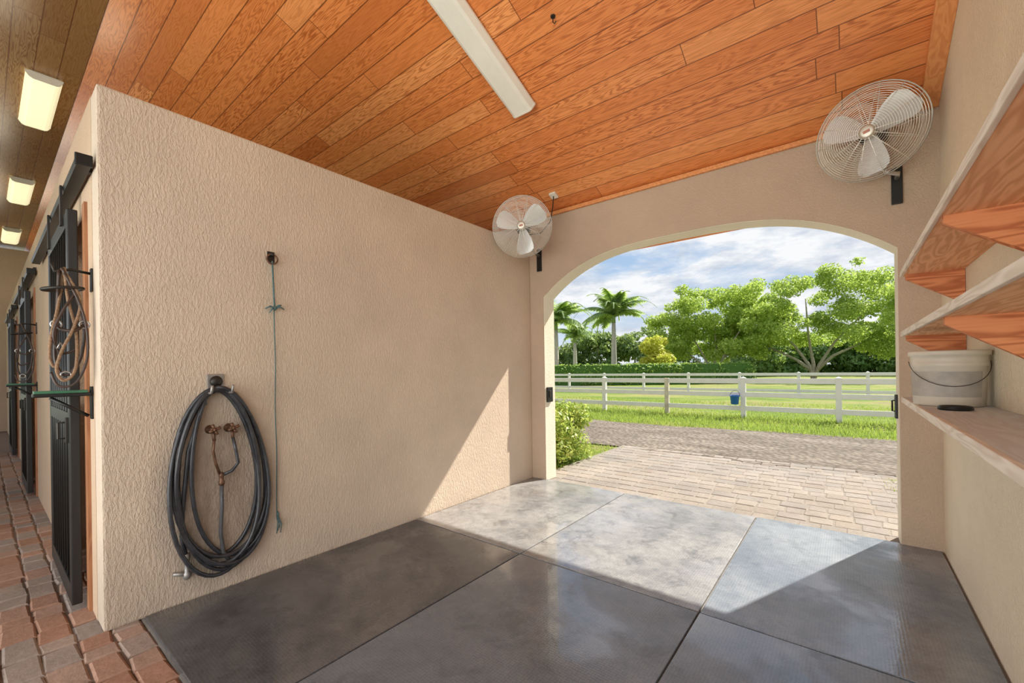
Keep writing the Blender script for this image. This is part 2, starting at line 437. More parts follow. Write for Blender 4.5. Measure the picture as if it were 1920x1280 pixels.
# floors
mb = MB(); mb.box((-1.4, 2.66, -.05), (4.4, 4.12, .1)); struct(mb.build('floor', 'concrete', origin=(0, 0, 0)), 'concrete wash bay floor')
mb = MB(); mb.box((-10.8, 2.65, -.05), (14.4, 4.1, .1)); struct(mb.build('floor', 'soil', origin=(0, 0, 0)), 'stall floor')
mb = MB(); mb.box((-7, -2.7, -.060), (26, 6.6, .1)); struct(mb.build('floor', 'joint2', origin=(0, 0, 0)), 'brick aisle bed')
def pavers(name, m, X0, X1, Y0, Y1, bw, bl, z0, z1, jit, gap, wob=.004, bvk=1):
    mb = MB(); y = Y0
    while y < Y1-.03:
        w = min(bw, Y1-y); x = X0-random.random()*bl[-1]
        while x < X1:
            l = random.choice(bl); a, b = max(x, X0), min(x+l, X1)
            if b-a > .05:
                h = z1+random.uniform(-jit, jit)
                g = gap/2; bv = min(.012, w*.12)*bvk
                B = [(a+g, y+g), (b-g, y+g), (b-g, y+w-g), (a+g, y+w-g)]
                q = lambda: random.uniform(-wob, wob)
                B = [(p[0]+q(), p[1]+q()) for p in B]
                lo = [mb.bm.verts.new((*p, z0)) for p in B]
                mid = [mb.bm.verts.new((*p, h-bv*.8)) for p in B]
                c = ((a+b)/2, y+w/2)
                tp = [mb.bm.verts.new((p[0]+math.copysign(bv, c[0]-p[0]), p[1]+math.copysign(bv, c[1]-p[1]), h)) for p in B]
                for i in range(4):
                    j = (i+1) % 4
                    mb.bm.faces.new((lo[i], lo[j], mid[j], mid[i])); mb.bm.faces.new((mid[i], mid[j], tp[j], tp[i]))
                mb.bm.faces.new(tp)
            x += l
        y += w
    return mb.build(name, m, origin=(0, 0, 0))
struct(pavers('floor', 'brick', -13, 1.2, -1.6, .60, .1375, [.22, .17, .22, .25, .13], -.02, .002, .004, .006, .009, .9), 'worn brick aisle floor')
struct(pavers('paver_patio', 'paver', -3.35, 2.6, 4.74, 7.75, .20, [.16, .20, .26, .20], -.03, -.004, .003, .007, .006, .8), 'tan tumbled paver apron outside the arch')
mb = MB(); mb.box((-.4, 6.24, -.024), (6.1, 3.06, .03)); struct(mb.build('paver_bed', 'joint', origin=(0, 0, 0)))
mb = MB(); mb.box((-5, 52, -.145), (160, 100, .2)); 
struct(mb.build('ground', 'lawn', origin=(0, 0, 0)), 'grass paddock ground')
mb = MB(); mb.box((-5, -35, -.225), (160, 60, .2)); struct(mb.build('ground', 'lawn', origin=(0, 0, 0)), 'ground behind the building')
# road with wavy edges
vs, fs = [], []
n = 90
for i in range(n+1):
    x = -26+52*i/n
    e0 = 7.56+.10*math.sin(x*1.3)+.06*math.sin(x*3.1+1)+.04*math.sin(x*7)
    e1 = 11.25+.15*math.sin(x*.9+2)+.07*math.sin(x*4)
    vs += [(x, e0, -.0015 if e0 < 7.77 and -3.4 < x < 2.6 else -.024), (x, 7.9, -.012), (x, e1, -.024)]
    if i: k = 3*i; fs += [(k-3, k, k+1, k-2), (k-2, k+1, k+2, k-1)]
struct(pymesh('ground_road', vs, fs, 'road'), 'grey brown gravel drive')

# verge grass (uncountable)
vs, fs = [], []
def blades(nb, fx, fy, hmin, hmax):
    for _ in range(nb):
        x, y = random.uniform(*fx), random.uniform(*fy)
        h = random.uniform(hmin, hmax); a = random.random()*6.28; w = random.uniform(.006, .016)
        dx, dy = math.cos(a), math.sin(a); k = len(vs)
        lx, ly = random.uniform(-.5, .5)*h, random.uniform(-.5, .5)*h
        vs.extend([(x-dx*w, y-dy*w, -.045), (x+dx*w, y+dy*w, -.045), (x+lx, y+ly, h-.045)]); fs.append((k, k+1, k+2))
blades(16000, (-11, 3), (11.2, 14.6), .05, .13)
blades(9000, (-12, 4), (14.6, 20), .04, .10)
blades(1200, (-4.6, -3.35), (5.0, 7.7), .02, .07)
blades(350, (-3.35, -2.2), (7.55, 7.95), .02, .05)
blades(160, (.35, .6), (6.6, 7.4), .03, .08)
tag(pymesh('verge_grass', vs, fs, 'blade_g'), 'short bright green grass beside the gravel drive', 'grass', kind='stuff')

# ------------------------------------------------------------------ rubber mats
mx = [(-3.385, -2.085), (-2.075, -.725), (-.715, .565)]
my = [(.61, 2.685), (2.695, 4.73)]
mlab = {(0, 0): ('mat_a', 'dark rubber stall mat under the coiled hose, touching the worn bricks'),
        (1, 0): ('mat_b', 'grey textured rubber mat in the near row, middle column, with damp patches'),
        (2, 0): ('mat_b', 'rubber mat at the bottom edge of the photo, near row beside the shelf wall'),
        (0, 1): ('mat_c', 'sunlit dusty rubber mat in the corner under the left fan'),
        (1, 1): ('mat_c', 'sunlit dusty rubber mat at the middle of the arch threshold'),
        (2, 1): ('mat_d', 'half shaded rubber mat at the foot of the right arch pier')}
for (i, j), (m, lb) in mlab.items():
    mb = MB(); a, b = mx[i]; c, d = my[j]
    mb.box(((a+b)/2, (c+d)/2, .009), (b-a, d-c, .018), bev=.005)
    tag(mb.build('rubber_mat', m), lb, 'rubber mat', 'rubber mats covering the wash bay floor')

# ------------------------------------------------------------------ long ceiling light
def slope_pt(x, y, d): # point d below sloping ceiling
    return Vector((x, y, cz(y)))+Vector((0, -math.sin(ANG), -math.cos(ANG)))*d
def light_fixture(name, label, Lg, W, on, group):
    root = thing(name, label, 'ceiling light', (0, 0, 0), group)
    mb = MB(); mb.box((0, 0, -.012), (W*.8, Lg-.02, .024)); mb.build('housing', 'fixture', root)
    mb = MB(); pr = [(-W/2, -.012), (-W*.5, -.03), (-W*.40, -.075), (-W*.3, -.088), (W*.3, -.088), (W*.40, -.075), (W*.5, -.03), (W/2, -.012)]
    mb.prism(pr, 'y', -Lg/2+.014, Lg/2-.014); mb.build('lens', 'lens_on' if on else 'lens', root)
    for s in (-1, 1):
        mb = MB(); pr2 = [(p[0]*1.03, p[1]*1.04) for p in pr]
        mb.prism(pr2, 'y', s*Lg/2-s*.014, s*Lg/2); mb.build('end_cap', 'fixture', root)
    return root
f = light_fixture('strip_light', 'long white unlit strip light on the sloping orange ceiling', 2.5, .27, False, None)
yc = 3.36-1.25*math.cos(ANG)
f.location = slope_pt(-2.47, yc, 0.001); f.rotation_euler = (-ANG, 0, 0)
f1 = light_fixture('aisle_light', 'largest lit fixture over the aisle, nearest the wall corner', 1.5, .30, True, 'lit fixtures in a row over the aisle')
f1.location = (-8.15, .50, RZ-.001); f1.rotation_euler = (0, 0, R(90))
f2 = dup(f1, (-4.2, 0, 0), 'second lit aisle fixture, between the largest and the smallest of the row')
f3 = dup(f1, (-8.3, 0, 0), 'smallest and farthest lit aisle fixture, near the left photo edge')

# ------------------------------------------------------------------ fans
def fan(loc, head, nrm, spin, label):
    root = thing('wall_fan', label, 'fan', loc, 'round caged fans on the arch wall')
    bx, by, bz = loc; H = Vector(head)
    f_ = Vector(nrm).normalized()                       # facing direction
    q = f_.to_track_quat('Z', 'Y').to_matrix()          # local z = front
    T = Matrix.Translation(H) @ q.to_4x4()
    Rr = .355; K = Rr/.385
    # mount
    mb = MB(); mb.box((bx, by-.012, bz), (.07, .022, .30), bev=.004); mb.build('wall_plate', 'black', root)
    mb = MB(); bk = H-f_*.16
    mb.tube([(bx, by-.02, bz+.06), (bx, by-.10, bz+.07), (bk.x*.5+bx*.5, (by+bk.y)/2-.02, bz+.1), (bk.x, bk.y, bk.z-.11)], .019, 10); mb.build('mount_arm', 'steel', root, True)
    mb = MB(); mb.box((bk.x, bk.y, bk.z-.1), (.06, .06, .07), bev=.008); mb.build('pivot_bracket', 'black', root)
    mb = MB(); mb.lathe([(.03, -.25), (.075, -.24), (.085, -.21), (.085, -.07), (.06, -.05), (.02, -.045)], (0, 0, 0), 24); mb.xf(T); mb.build('motor', 'motor', root, True)
    def guard(sgn, depth, nm):
        mb = MB()
        def prof(r): return sgn*depth*(1-(r/Rr)**2.6)
        k = 21
        for i in range(k):
            r = .055+(Rr-.055)*i/(k-1)
            mb.tube([(r*math.cos(2*math.pi*j/44), r*math.sin(2*math.pi*j/44), prof(r)) for j in range(44)], .0016 if i < k-1 else .0055, 4, True)
        for j in range(14):
            a = 2*math.pi*j/14
            mb.tube([(r*math.cos(a), r*math.sin(a), prof(r)) for r in (.05, .13, .20, .26, .31, .34, Rr)], .0022, 4)
        mb.xf(T); return mb.build(nm, 'wire', root)
    g = guard(1, .10, 'front_guard'); guard(-1, .095, 'rear_guard')
    mb = MB(); mb.lathe([(.050, .095), (.050, .101), (.035, .105), (.01, .106)], (0, 0, 0), 24); mb.xf(T); mb.build('centre_plate', 'wire', g, True)
    mb = MB(); mb.box((0, 0, .108), (.042, .020, .004), Matrix.Rotation(.2, 3, 'Z'), bev=.0015); mb.xf(T); mb.build('badge', 'red', g)
    mb = MB(); mb.lathe([(.02, -.05), (.05, -.045), (.05, .02), (.03, .04), (.01, .045)], (0, 0, 0), 20); mb.xf(T); mb.build('hub', 'steel', root, True)
    for k in range(3):
        mb = MB(); nr, nc = 9, 9; grid = []
        for i in range(nr):
            s = i/(nr-1); r = (.045+.295*s)*K
            ch = (.055+.075*math.sin(min(1, s*1.25)*math.pi/2))*K
            if s > .8: ch *= 1-.45*((s-.8)/.2)**2
            row = []
            for j in range(nc):
                w = (j/(nc-1)-.5)*2*ch
                pit = R(34-14*s)
                zz = w*math.sin(pit)+.012*math.cos(w/ch*1.5)
                row.append(mb.bm.verts.new((r, w*math.cos(pit)-.02*s, zz-.012)))
            grid.append(row)
        for i in range(nr-1):
            for j in range(nc-1): mb.bm.faces.new((grid[i][j], grid[i+1][j], grid[i+1][j+1], grid[i][j+1]))
        mb.xf(T @ Matrix.Rotation(spin+k*2*math.pi/3, 4, 'Z')); b = mb.build('blade', 'blade', root, True)
    return root
fan((-3.235, YF, 2.96), (-3.03, 4.04, 3.20), (.50, -.85, -.16), R(40), 'caged fan in the corner above the plaster wall, the smaller looking one')
fan((.33, YF, 2.96), (.155, 4.40, 3.33), (-.22, -.95, -.2), R(35), 'caged fan over the right arch pier beside the shelf wall')
# outlet with cord
root = thing('ceiling_outlet', 'small white outlet box on the ceiling beside the corner fan', 'outlet', slope_pt(-2.83, 4.44, 0))
mb = MB(); mb.box((0, 0, -.015), (.09, .09, .03), bev=.005); mb.xf(Matrix.Translation(slope_pt(-2.83, 4.44, .001)) @ rotx); mb.build('box', 'fixture', root)
mb = MB(); p = slope_pt(-2.83, 4.44, .03)
mb.tube([p, p+Vector((-.01, 0, -.12)), p+Vector((-.05, .0, -.3)), (-2.99, 4.38, 3.20), (-3.12, 4.26, 3.17)], .006, 6); mb.build('power_lead', 'iron', root, True)
mb = MB(); p = slope_pt(-1.79, 2.83, 0)
mb.lathe([(.018, -.012), (.02, -.001)], p, 12)
mb.tube([p-Vector((0, 0, .01)), p-Vector((0, 0, .05)), p+Vector((.015, 0, -.07)), p+Vector((.03, 0, -.055))], .004, 6)
tag(mb.build('ceiling_hook', 'iron'), 'tiny dark hook screwed into the ceiling boards near the strip light', 'hook')

# ------------------------------------------------------------------ shelves on the right wall
SX = .285
def shelf(z, th, label, top, brs, y0=.95, y1=3.9):
    root = thing('wall_shelf', label, 'shelf', (XR, (y0+y1)/2, z-th), 'board shelves on the right wall')
    mb = MB(); mb.box(((SX+XR)/2+.006, (y0+y1)/2, z-th/2), (XR-SX-.014, y1-y0, th)); mb.build('board', top, root)
    mb = MB(); mb.box((SX+.005, (y0+y1)/2, z-th/2), (.016, y1-y0+.002, th+.004), bev=.003); mb.build('front_edge', 'edge', root)
    for y in brs:
        mb = MB(); zt = z-th
        mb.prism([(SX+.02, zt), (XR-.002, zt), (XR-.002, zt-.215), (SX+.02, zt-.03)], 'y', y-.018, y+.018)
        mb.build('bracket', 'bracketw', root)
    return root
shelf(2.12, .030, 'topmost plank shelf on the right wall with empty top', 'shelfw', (3.84, 2.42, 1.15))
shelf(1.715, .030, 'middle plank shelf just above the white bucket', 'shelfw', (3.84, 2.42, 1.15))
root = shelf(1.275, .034, 'lowest worn shelf holding the white bucket', 'shelftop', ())
mb = MB(); mb.box((XR-.03, 2.42, 1.275-.034-.045), (.05, 2.9, .09)); mb.build('cleat', 'bracketw', root)
# bucket
BX, BY, BZ = .418, 3.22, 1.276
root = thing('plastic_bucket', 'dirty white plastic bucket with worn grey label and wire handle', 'bucket', (BX, BY, BZ))
mb = MB(); mb.lathe([(.132, 0), (.137, .004), (.144, .205), (.149, .208), (.149, .226), (.146, .229), (.147, .262), (.157, .264), (.157, .285), (.153, .29), (.144, .286), (.138, .2), (.12, .01)], (BX, BY, BZ), 40)
b = mb.build('pail', 'bucket', root, True)
mb = MB(); 
vsr = []
for i in range(25):
    a = R(170)+R(150)*i/24
    for zz in (.05, .18):
        r = .1372+.0068*zz/.2+.0012
        vsr.append(mb.bm.verts.new((BX+r*math.cos(a), BY+r*math.sin(a), BZ+zz)))
for i in range(24): mb.bm.faces.new((vsr[2*i], vsr[2*i+2], vsr[2*i+3], vsr[2*i+1]))
mb.build('label_panel', 'blabel', root, True)
mb = MB(); mb.tube([(BX+.154*math.cos(a), BY+.154*math.sin(a)-.006, BZ+.235-.13*math.sin((i/16)*math.pi)) for i, a in enumerate([R(180)+R(180)*k/16 for k in range(17)])], .0017, 6)
mb.build('wire_handle', 'iron', root, True)
mb = MB(); mb.lathe([(.05, 0), (.062, .003), (.062, .012), (.05, .016), (.03, .013), (.005, .012)], (.40, 2.90, 1.276), 28)
mb.tube([(.40+.055*math.cos(a), 2.90+.055*math.sin(a), 1.291) for a in [2*math.pi*k/24 for k in range(24)]], .005, 6, True)
tag(mb.build('curry_comb', 'black', smooth=True), 'flat round black comb lying on the shelf in front of the bucket', 'comb')

# ------------------------------------------------------------------ latches on the arch jambs
root = thing('jamb_latch', 'black latch box on the sunlit left arch jamb', 'latch', (-3.19, 4.80, 1.14))
mb = MB(); mb.box((-3.171, 4.80, 1.15), (.03, .12, .2), bev=.006); mb.build('box', 'black', root)
mb = MB(); mb.box((-3.151, 4.79, 1.16), (.016, .05, .09), bev=.004); mb.build('cover', 'iron', root)
root = thing('jamb_latch', 'black latch handle on the right arch jamb below the shelf', 'latch', (.33, 4.80, 1.1))
mb = MB(); mb.box((.316, 4.82, 1.14), (.02, .07, .2), bev=.005); mb.build('box', 'black', root)
mb = MB(); mb.tube([(.308, 4.82, 1.19), (.291, 4.82, 1.19), (.291, 4.82, 1.10), (.308, 4.82, 1.10)], .007, 8); mb.build('handle', 'iron', root, True)

# ------------------------------------------------------------------ hose and wall plumbing
root = thing('hose_hanger', 'rusty metal hose hanger screwed to the plaster wall', 'hanger', (XL, 1.0, 1.36))
mb = MB(); mb.box((XL+.006, 1.0, 1.43), (.012, .10, .13), bev=.004); mb.build('plate', 'galv', root)
mb = MB(); mb.lathe([(.035, 0), (.038, .01), (.02, .022), (.005, .024)], (XL+.012, 1.0, 1.445), 20, Matrix.Rotation(R(90), 3, 'Y')); mb.build('boss', 'iron', root, True)
for hp in ([(XL+.01, .955, 1.39), (XL+.07, .94, 1.37), (XL+.13, .94, 1.37), (XL+.15, .94, 1.42)], [(XL+.01, 1.045, 1.39), (XL+.07, 1.06, 1.37), (XL+.13, 1.06, 1.37), (XL+.15, 1.06, 1.42)], [(XL+.01, .96, 1.385), (XL+.03, .93, 1.33), (XL+.03, .94, 1.29)]):
    mb = MB(); mb.tube(hp, .008, 8); mb.build('hook', 'galv', root, True)
root = thing('garden_hose', 'long black hose coiled in big loops on the wall hanger', 'hose', (XL, 1.03, .12))
pts = []; turns = 7
spec = [(.305, .13, -.015), (.275, .18, .055), (.315, .21, .03), (.235, .30, -.03), (.30, .12, .045), (.195, .36, .05), (.26, .15, -.045)]
nst = 44
for k in range(turns):
    for i in range(nst):
        t = i/nst
        A = spec[k]; B = spec[(k+1) % turns]
        s = t*t*(3-2*t)
        ry, zb, sh = (A[q]*(1-s)+B[q]*s for q in range(3))
        th = 2*math.pi*t
        ztp = 1.395+.012*math.sin(k*2.1)
        c = math.cos(th)
        z = zb+(ztp-zb)*(c*.5+.5)
        wy = math.sin(th)
        prof = .80+.20*(1-c)/2*1.3
        pts.append((XL+.036+.03*((k*3) % 5)/4+.02*math.sin(th*2+k), 1.03+sh*(1-c)/2+ry*wy*prof-.03*(1+c)/2, z))
pts += [(XL+.07, .92, 1.33), (XL+.06, .83, 1.0), (XL+.03, .80, .6), (XL+.016, .80, .42), (XL+.03, .815, .33)]
mb = MB(); mb.tube(pts, .0135, 8); mb.build('tube', 'hose', root, True)
mb = MB(); mb.lathe([(.015, 0), (.022, .01), (.022, .04), (.014, .05), (.013, .11), (.018, .12), (.018, .16), (.01, .165)], (XL+.03, .82, .17), 14)
mb.box((XL+.03, .795, .21), (.02, .10, .02), Matrix.Rotation(R(-20), 3, 'X')); mb.build('spray_valve', 'galv', root, True)
# taps
def tap(y, label):
    root = thing('wall_tap', label, 'tap', (XL, y, 1.12), 'brass taps inside the hose coil')
    mb = MB(); ry = Matrix.Rotation(R(90), 3, 'Y')
    mb.lathe([(.03, 0), (.03, .006), (.013, .01), (.013, .05), (.02, .055), (.02, .085), (.012, .09)], (XL, y, 1.12), 16, ry)
    mb.tube([(XL+.065, y, 1.12), (XL+.075, y, 1.09), (XL+.085, y, 1.05)], .011, 8); mb.build('body', 'brass', root, True)
    mb = MB()
    for a in range(4):
        an = a*math.pi/2+.4
        mb.tube([(XL+.10, y, 1.125), (XL+.105, y+.036*math.cos(an), 1.125+.036*math.sin(an))], [.007, .011], 8)
    mb.lathe([(.008, 0), (.008, .025), (.012, .028)], (XL+.085, y, 1.125), 10, ry)
    mb.build('cross_handle', 'brass', root, True)
tap(.965, 'brass cross handle tap inside the hose coil, the one nearer the aisle')
tap(1.075, 'brass cross handle tap inside the hose coil, the one nearer the arch')
root = thing('mixing_pipe', 'joined supply pipes running from both taps down inside the hose coil', 'pipe', (XL, 1.01, .3))
mb = MB(); mb.tube([(XL+.085, .965, 1.06), (XL+.08, .96, .98), (XL+.07, .975, .9), (XL+.065, 1.0, .82)], .009, 8); mb.build('left_branch', 'brass', root, True)
mb = MB(); mb.tube([(XL+.085, 1.075, 1.06), (XL+.09, 1.09, .97), (XL+.085, 1.105, .88), (XL+.075, 1.07, .83), (XL+.065, 1.02, .81)], .011, 8); mb.build('right_branch', 'hose', root, True)
mb = MB(); mb.lathe([(.012, 0), (.018, .008), (.018, .03), (.014, .035), (.014, .06), (.017, .065), (.010, .09)], (XL+.065, 1.01, .74), 14); mb.build('connector', 'brass', root, True)
mb = MB(); mb.tube([(XL+.065, 1.01, .75), (XL+.06, 1.012, .6), (XL+.05, 1.005, .42), (XL+.045, 1.02, .28), (XL+.05, 1.06, .2)], .0125, 8); mb.build('down_hose', 'hose2', root, True)

# tie ring and cord
root = thing('tie_ring', 'rusty tie ring on a plate high on the plaster wall', 'ring', (XL, 1.367, 2.36))
mb = MB(); mb.box((XL+.005, 1.367, 2.37), (.01, .05, .08), bev=.003)
mb.lathe([(.012, 0), (.012, .03), (.006, .035)], (XL+.008, 1.367, 2.385), 10, Matrix.Rotation(R(90), 3, 'Y')); mb.build('plate', 'iron', root)
mb = MB(); mb.tube([(XL+.03+.004*math.sin(a), 1.367+.036*math.sin(a), 2.35+.036*math.cos(a)) for a in [2*math.pi*k/24 for k in range(24)]], .006, 8, True); mb.build('ring', 'brass', root, True)
root = thing('tie_rope', 'thin green tie line hanging from the wall ring, knotted halfway', 'rope', (XL, 1.38, .3))
mb = MB(); zz = [2.335, 2.2, 2.08, 1.99]
mb.tube([(XL+.03, 1.367+.004*i, z) for i, z in enumerate(zz)], .0065, 6)
mb.tube([(XL+.022, 1.38+.003*math.sin(z*9), z) for z in [1.99-.1*k for k in range(17)]], .0038, 6); mb.build('strand', 'cord', root, True)
mb = MB(); kz = 1.985
mb.lathe([(.005, -.018), (.016, -.008), (.016, .008), (.005, .018)], (XL+.03, 1.38, kz), 10)
for dy, dz in ((-.07, -.012), (.065, -.006), (-.04, -.04), (.045, .025)):
    mb.tube([(XL+.03, 1.38, kz), (XL+.045, 1.38+dy*.5, kz+dz*.3+.012), (XL+.035, 1.38+dy, kz+dz)], [.007, .007, .004], 6)
mb.build('knot', 'cord', root, True)
mb = MB()
for k in range(4):
    mb.tube([(XL+.022, 1.385, .42), (XL+.028+.004*k, 1.38+.008*k, .36), (XL+.025, 1.374+.009*k, .29+.02*(k % 3))], .0032, 5)
mb.lathe([(.004, -.03), (.010, -.012), (.010, .012), (.004, .03)], (XL+.022, 1.384, .425), 8); mb.build('frayed_end', 'cord', root, True)

# ------------------------------------------------------------------ stall doors
def stall_door(label):
    a, b = DX[0]; y = .37
    root = thing('stall_door', label, 'door', ((a+b)/2, y, .03), 'black sliding stall doors along the aisle')
    for xx in (a+.05, b-.03):
        mb = MB(); mb.box((xx, y, 1.30), (.06, .05, 2.52), bev=.006); mb.build('stile', 'door', root)
    for zz, h in ((.10, .12), (1.22, .08), (2.50, .10)):
        mb = MB(); mb.box(((a+b)/2, y, zz), (b-a-.14, .048, h)); mb.build('rail', 'door', root)
    mb = MB(); n = 7; w = (b-a-.18)/n
    for k in range(n): mb.box((a+.09+w*(k+.5), y+.02, .67), (w-.008, .014, 1.02), bev=.003)
    mb.build('lower_panel', 'door', root)
    nb = 8
    for k in range(nb):
        xx = a+.09+(b-a-.15)*(k+.5)/nb
        mb = MB(); mb.tube([(xx, y-.012, .14), (xx, y-.012, 2.47)], .010, 8); mb.build('bar', 'black', root, True)
    for xx in (a+.2, b-.2):
        mb = MB(); mb.box((xx, y-.032, 2.62), (.05, .012, .26)); mb.build('roller_hanger', 'iron', root)
    mb = MB(); mb.box((b-.06, y-.03, 1.15), (.05, .02, .16), bev=.004); mb.tube([(b-.06, y-.04, 1.2), (b-.06, y-.07, 1.2), (b-.06, y-.07, 1.1), (b-.06, y-.04, 1.1)], .007, 6); mb.build('latch', 'iron', root)
    return root
d = stall_door('black barred stall door nearest the plaster wall corner')
dup(d, (-4.12, 0, 0), 'second black stall door from the wall corner, farther down the aisle')
dup(d, (-8.22, 0, 0), 'farthest black stall door, at the left photo edge')
def track(label):
    root = thing('door_track', label, 'track', (-5.0, .38, 2.7), 'sliding door tracks along the aisle')
    mb = MB(); mb.prism([(.352, 2.715), (.412, 2.715), (.412, 2.77), (.352, 2.77), (.345, 2.745)], 'x', -6.9, -3.44); mb.build('rail', 'black', root)
    mb = MB(); mb.box((-3.44, .380, 2.742), (.02, .075, .068), bev=.006); mb.build('end_stop', 'black', root)
    for xx in (-3.6, -5.0, -6.3):
        mb = MB(); mb.box((xx, .4165, 2.77), (.05, .026, .09)); mb.build('track_bracket', 'iron', root)
    return root
t = track('black sliding door track starting at the wall corner')
dup(t, (-4.12, 0, 0), 'second black door track, beyond the nearest one'); dup(t, (-8.22, 0, 0), 'farthest black door track at the left photo edge')
# wooden door jambs
for i, (a, b) in enumerate(DX):
    mb = MB()
    mb.box((b+.045, .422, 1.3), (.09, .016, 2.6)); mb.box((a-.045, .422, 1.3), (.09, .016, 2.6))
    struct(mb.build('trim_%d' % (i+3), 'jambw', origin=(0, 0, 0)))
# tack hanging on the narrow wall strip between corner and door
TX = -3.62
root = thing('tack_hook', 'iron hook with a round holder ring, on the wall strip beside the nearest door', 'hook', (TX, .42, 2.0), 'tack hooks beside the stall doors')
mb = MB(); mb.box((TX, .4255, 2.08), (.05, .010, .14), bev=.002); mb.build('plate', 'iron', root)
mb = MB(); mb.tube([(TX, .42, 2.12), (TX, .34, 2.13), (TX, .27, 2.11), (TX, .26, 2.16)], .008, 8); mb.build('hook', 'iron', root, True)
mb = MB(); mb.tube([(TX+.085*math.cos(a), .305+.085*math.sin(a), 2.01+.012*math.sin(a)) for a in [2*math.pi*k/24 for k in range(24)]], .009, 6, True); mb.build('holder_ring', 'iron', root, True)
dup(root, (-4.12, 0, 0), 'iron hook on the wall strip beside the second door')
def spline(pts, per=5):
    n = len(pts); P = []
    for i in range(n-1):
        p0, p1, p2, p3 = (Vector(pts[max(0, min(n-1, i+q))]) for q in (-1, 0, 1, 2))
        for j in range(per):
            t = j/per
            P.append(.5*((2*p1)+(p2-p0)*t+(2*p0-5*p1+4*p2-p3)*t*t+(3*p1-p0-3*p2+p3)*t**3))
    P.append(Vector(pts[-1])); return P
def halter(lab):
    root = thing('halter', lab, 'halter', (TX, .33, 1.42), 'dark leather halters hanging on the hooks')
    def strap(nm, pts, r=.009):
        mb = MB(); mb.tube(spline(pts), r, 6); mb.build(nm, 'leather', root, True)
    strap('crown_strap', [(TX+.03, .30, 2.13), (TX+.05, .35, 1.98), (TX+.06, .385, 1.80), (TX+.04, .37, 1.60), (TX+.02, .31, 1.50), (TX, .27, 1.60), (TX, .28, 1.85), (TX+.01, .29, 2.12)])
    strap('nose_strap', [(TX+.06, .385, 1.80), (TX+.08, .34, 1.76), (TX+.05, .29, 1.77), (TX, .275, 1.80)])
    strap('cheek_strap', [(TX+.04, .31, 2.10), (TX+.09, .38, 1.86), (TX+.09, .395, 1.62), (TX+.06, .35, 1.46), (TX+.04, .28, 1.44), (TX+.03, .25, 1.52)], .007)
    strap('throat_strap', [(TX+.05, .36, 2.0), (TX+.07, .30, 1.88), (TX+.07, .26, 1.74), (TX+.05, .29, 1.63), (TX+.06, .36, 1.66)], .007)
    for q in ((.385, 1.80, .06), (.275, 1.80, 0), (.31, 1.50, .02)):
        mb = MB(); mb.tube([(TX+q[2]+.01, q[0]+.022*math.cos(a), q[1]+.022*math.sin(a)) for a in [2*math.pi*k/14 for k in range(14)]], .005, 6, True); mb.build('ring', 'steel', root, True)
    return root
hh = halter('dark leather halter hanging beside the nearest stall door')
dup(hh, (-4.12, 0, 0), 'dark halter hanging beside the second stall door')
root = thing('lead_rope', 'brown braided lead rope looped over the nearest hook', 'rope', (TX, .3, 1.45))
mb = MB(); q = TX+.012
mb.tube(spline([(q, .30, 2.128), (q+.04, .335, 2.05), (q+.06, .37, 1.93), (q+.07, .34, 1.78), (q+.07, .29, 1.64), (q+.06, .27, 1.53), (q+.06, .30, 1.47), (q+.07, .345, 1.54), (q+.06, .35, 1.75), (q+.04, .32, 1.95),
   (q+.01, .31, 2.132), (q-.02, .30, 2.02), (q+.03, .275, 1.86), (q+.05, .25, 1.72), (q+.05, .245, 1.60), (q+.05, .265, 1.55), (q+.06, .285, 1.62)], 6), .0075, 8); mb.build('braid', 'rope', root, True)
mb = MB(); mb.tube([(q+.06, .285, 1.62), (q+.06, .30, 1.66), (q+.06, .285, 1.69), (q+.06, .275, 1.655)], .006, 6); mb.build('snap_hook', 'steel', root, True)
def rack(lab):
    root = thing('saddle_rack', lab, 'rack', (TX-.04, .42, 1.25), 'swing out racks beside the stall doors')
    X = TX-.04
    mb = MB(); mb.box((X, .4245, 1.33), (.06, .012, .20), bev=.002); mb.build('plate', 'black', root)
    mb = MB(); mb.box((X, .30, 1.385), (.09, .24, .022), bev=.006); mb.build('arm', 'black', root)
    mb = MB(); mb.box((X, .295, 1.403), (.085, .22, .016), bev=.003); mb.build('top_pad', 'greenpaint', root)
    mb = MB(); mb.tube([(X, .41, 1.25), (X, .25, 1.37)], .010, 8); mb.build('strut', 'black', root, True)
    return root
bb = rack('black folding rack with green top beside the nearest stall door'); dup(bb, (-4.12, 0, 0), 'black folding rack beside the second stall door')

# ------------------------------------------------------------------ outside: fences
def fence(y, px, xa, xb, s, lab, odd=None):
    root = thing('paddock_fence', lab, 'fence', ((xa+xb)/2, y, -.05))
    for z in (1.08, .67, .26):
        mb = MB(); mb.box(((xa+xb)/2, y-.03, z*s-.02), (xb-xa, .04, .14*s), bev=.006); mb.build('rail', 'white', root)
    for i, x in enumerate(px):
        m = 'dirtywhite' if odd == i else 'white'
        mb = MB(); mb.box((x, y, .58*s-.04), (.13*s, .13*s, 1.2*s), bev=.006); p = mb.build('post', m, root)
        if odd != i:
            mb = MB(); z = 1.18*s-.04; w = .075*s
            vs_ = [mb.bm.verts.new((x+a*w, y+b*w, z)) for a, b in ((-1, -1), (1, -1), (1, 1), (-1, 1))]
            tp = mb.bm.verts.new((x, y, z+.05*s)); mb.bm.faces.new(vs_)
            for k in range(4): mb.bm.faces.new((vs_[k], vs_[(k+1) % 4], tp))
            mb.build('post_cap', m, p)
        else: p['label'] = 'weathered beige post'
    return root
fence(14.2, [-.2-2.26*k for k in range(-2, 7)], -14, 4.6, 1.0, 'white three rail fence along the gravel drive', 4)
fence(25, [-.2-2.6*k+.9 for k in range(-2, 8)], -18, 6, 1.0, 'second white rail fence farther back across the paddock')
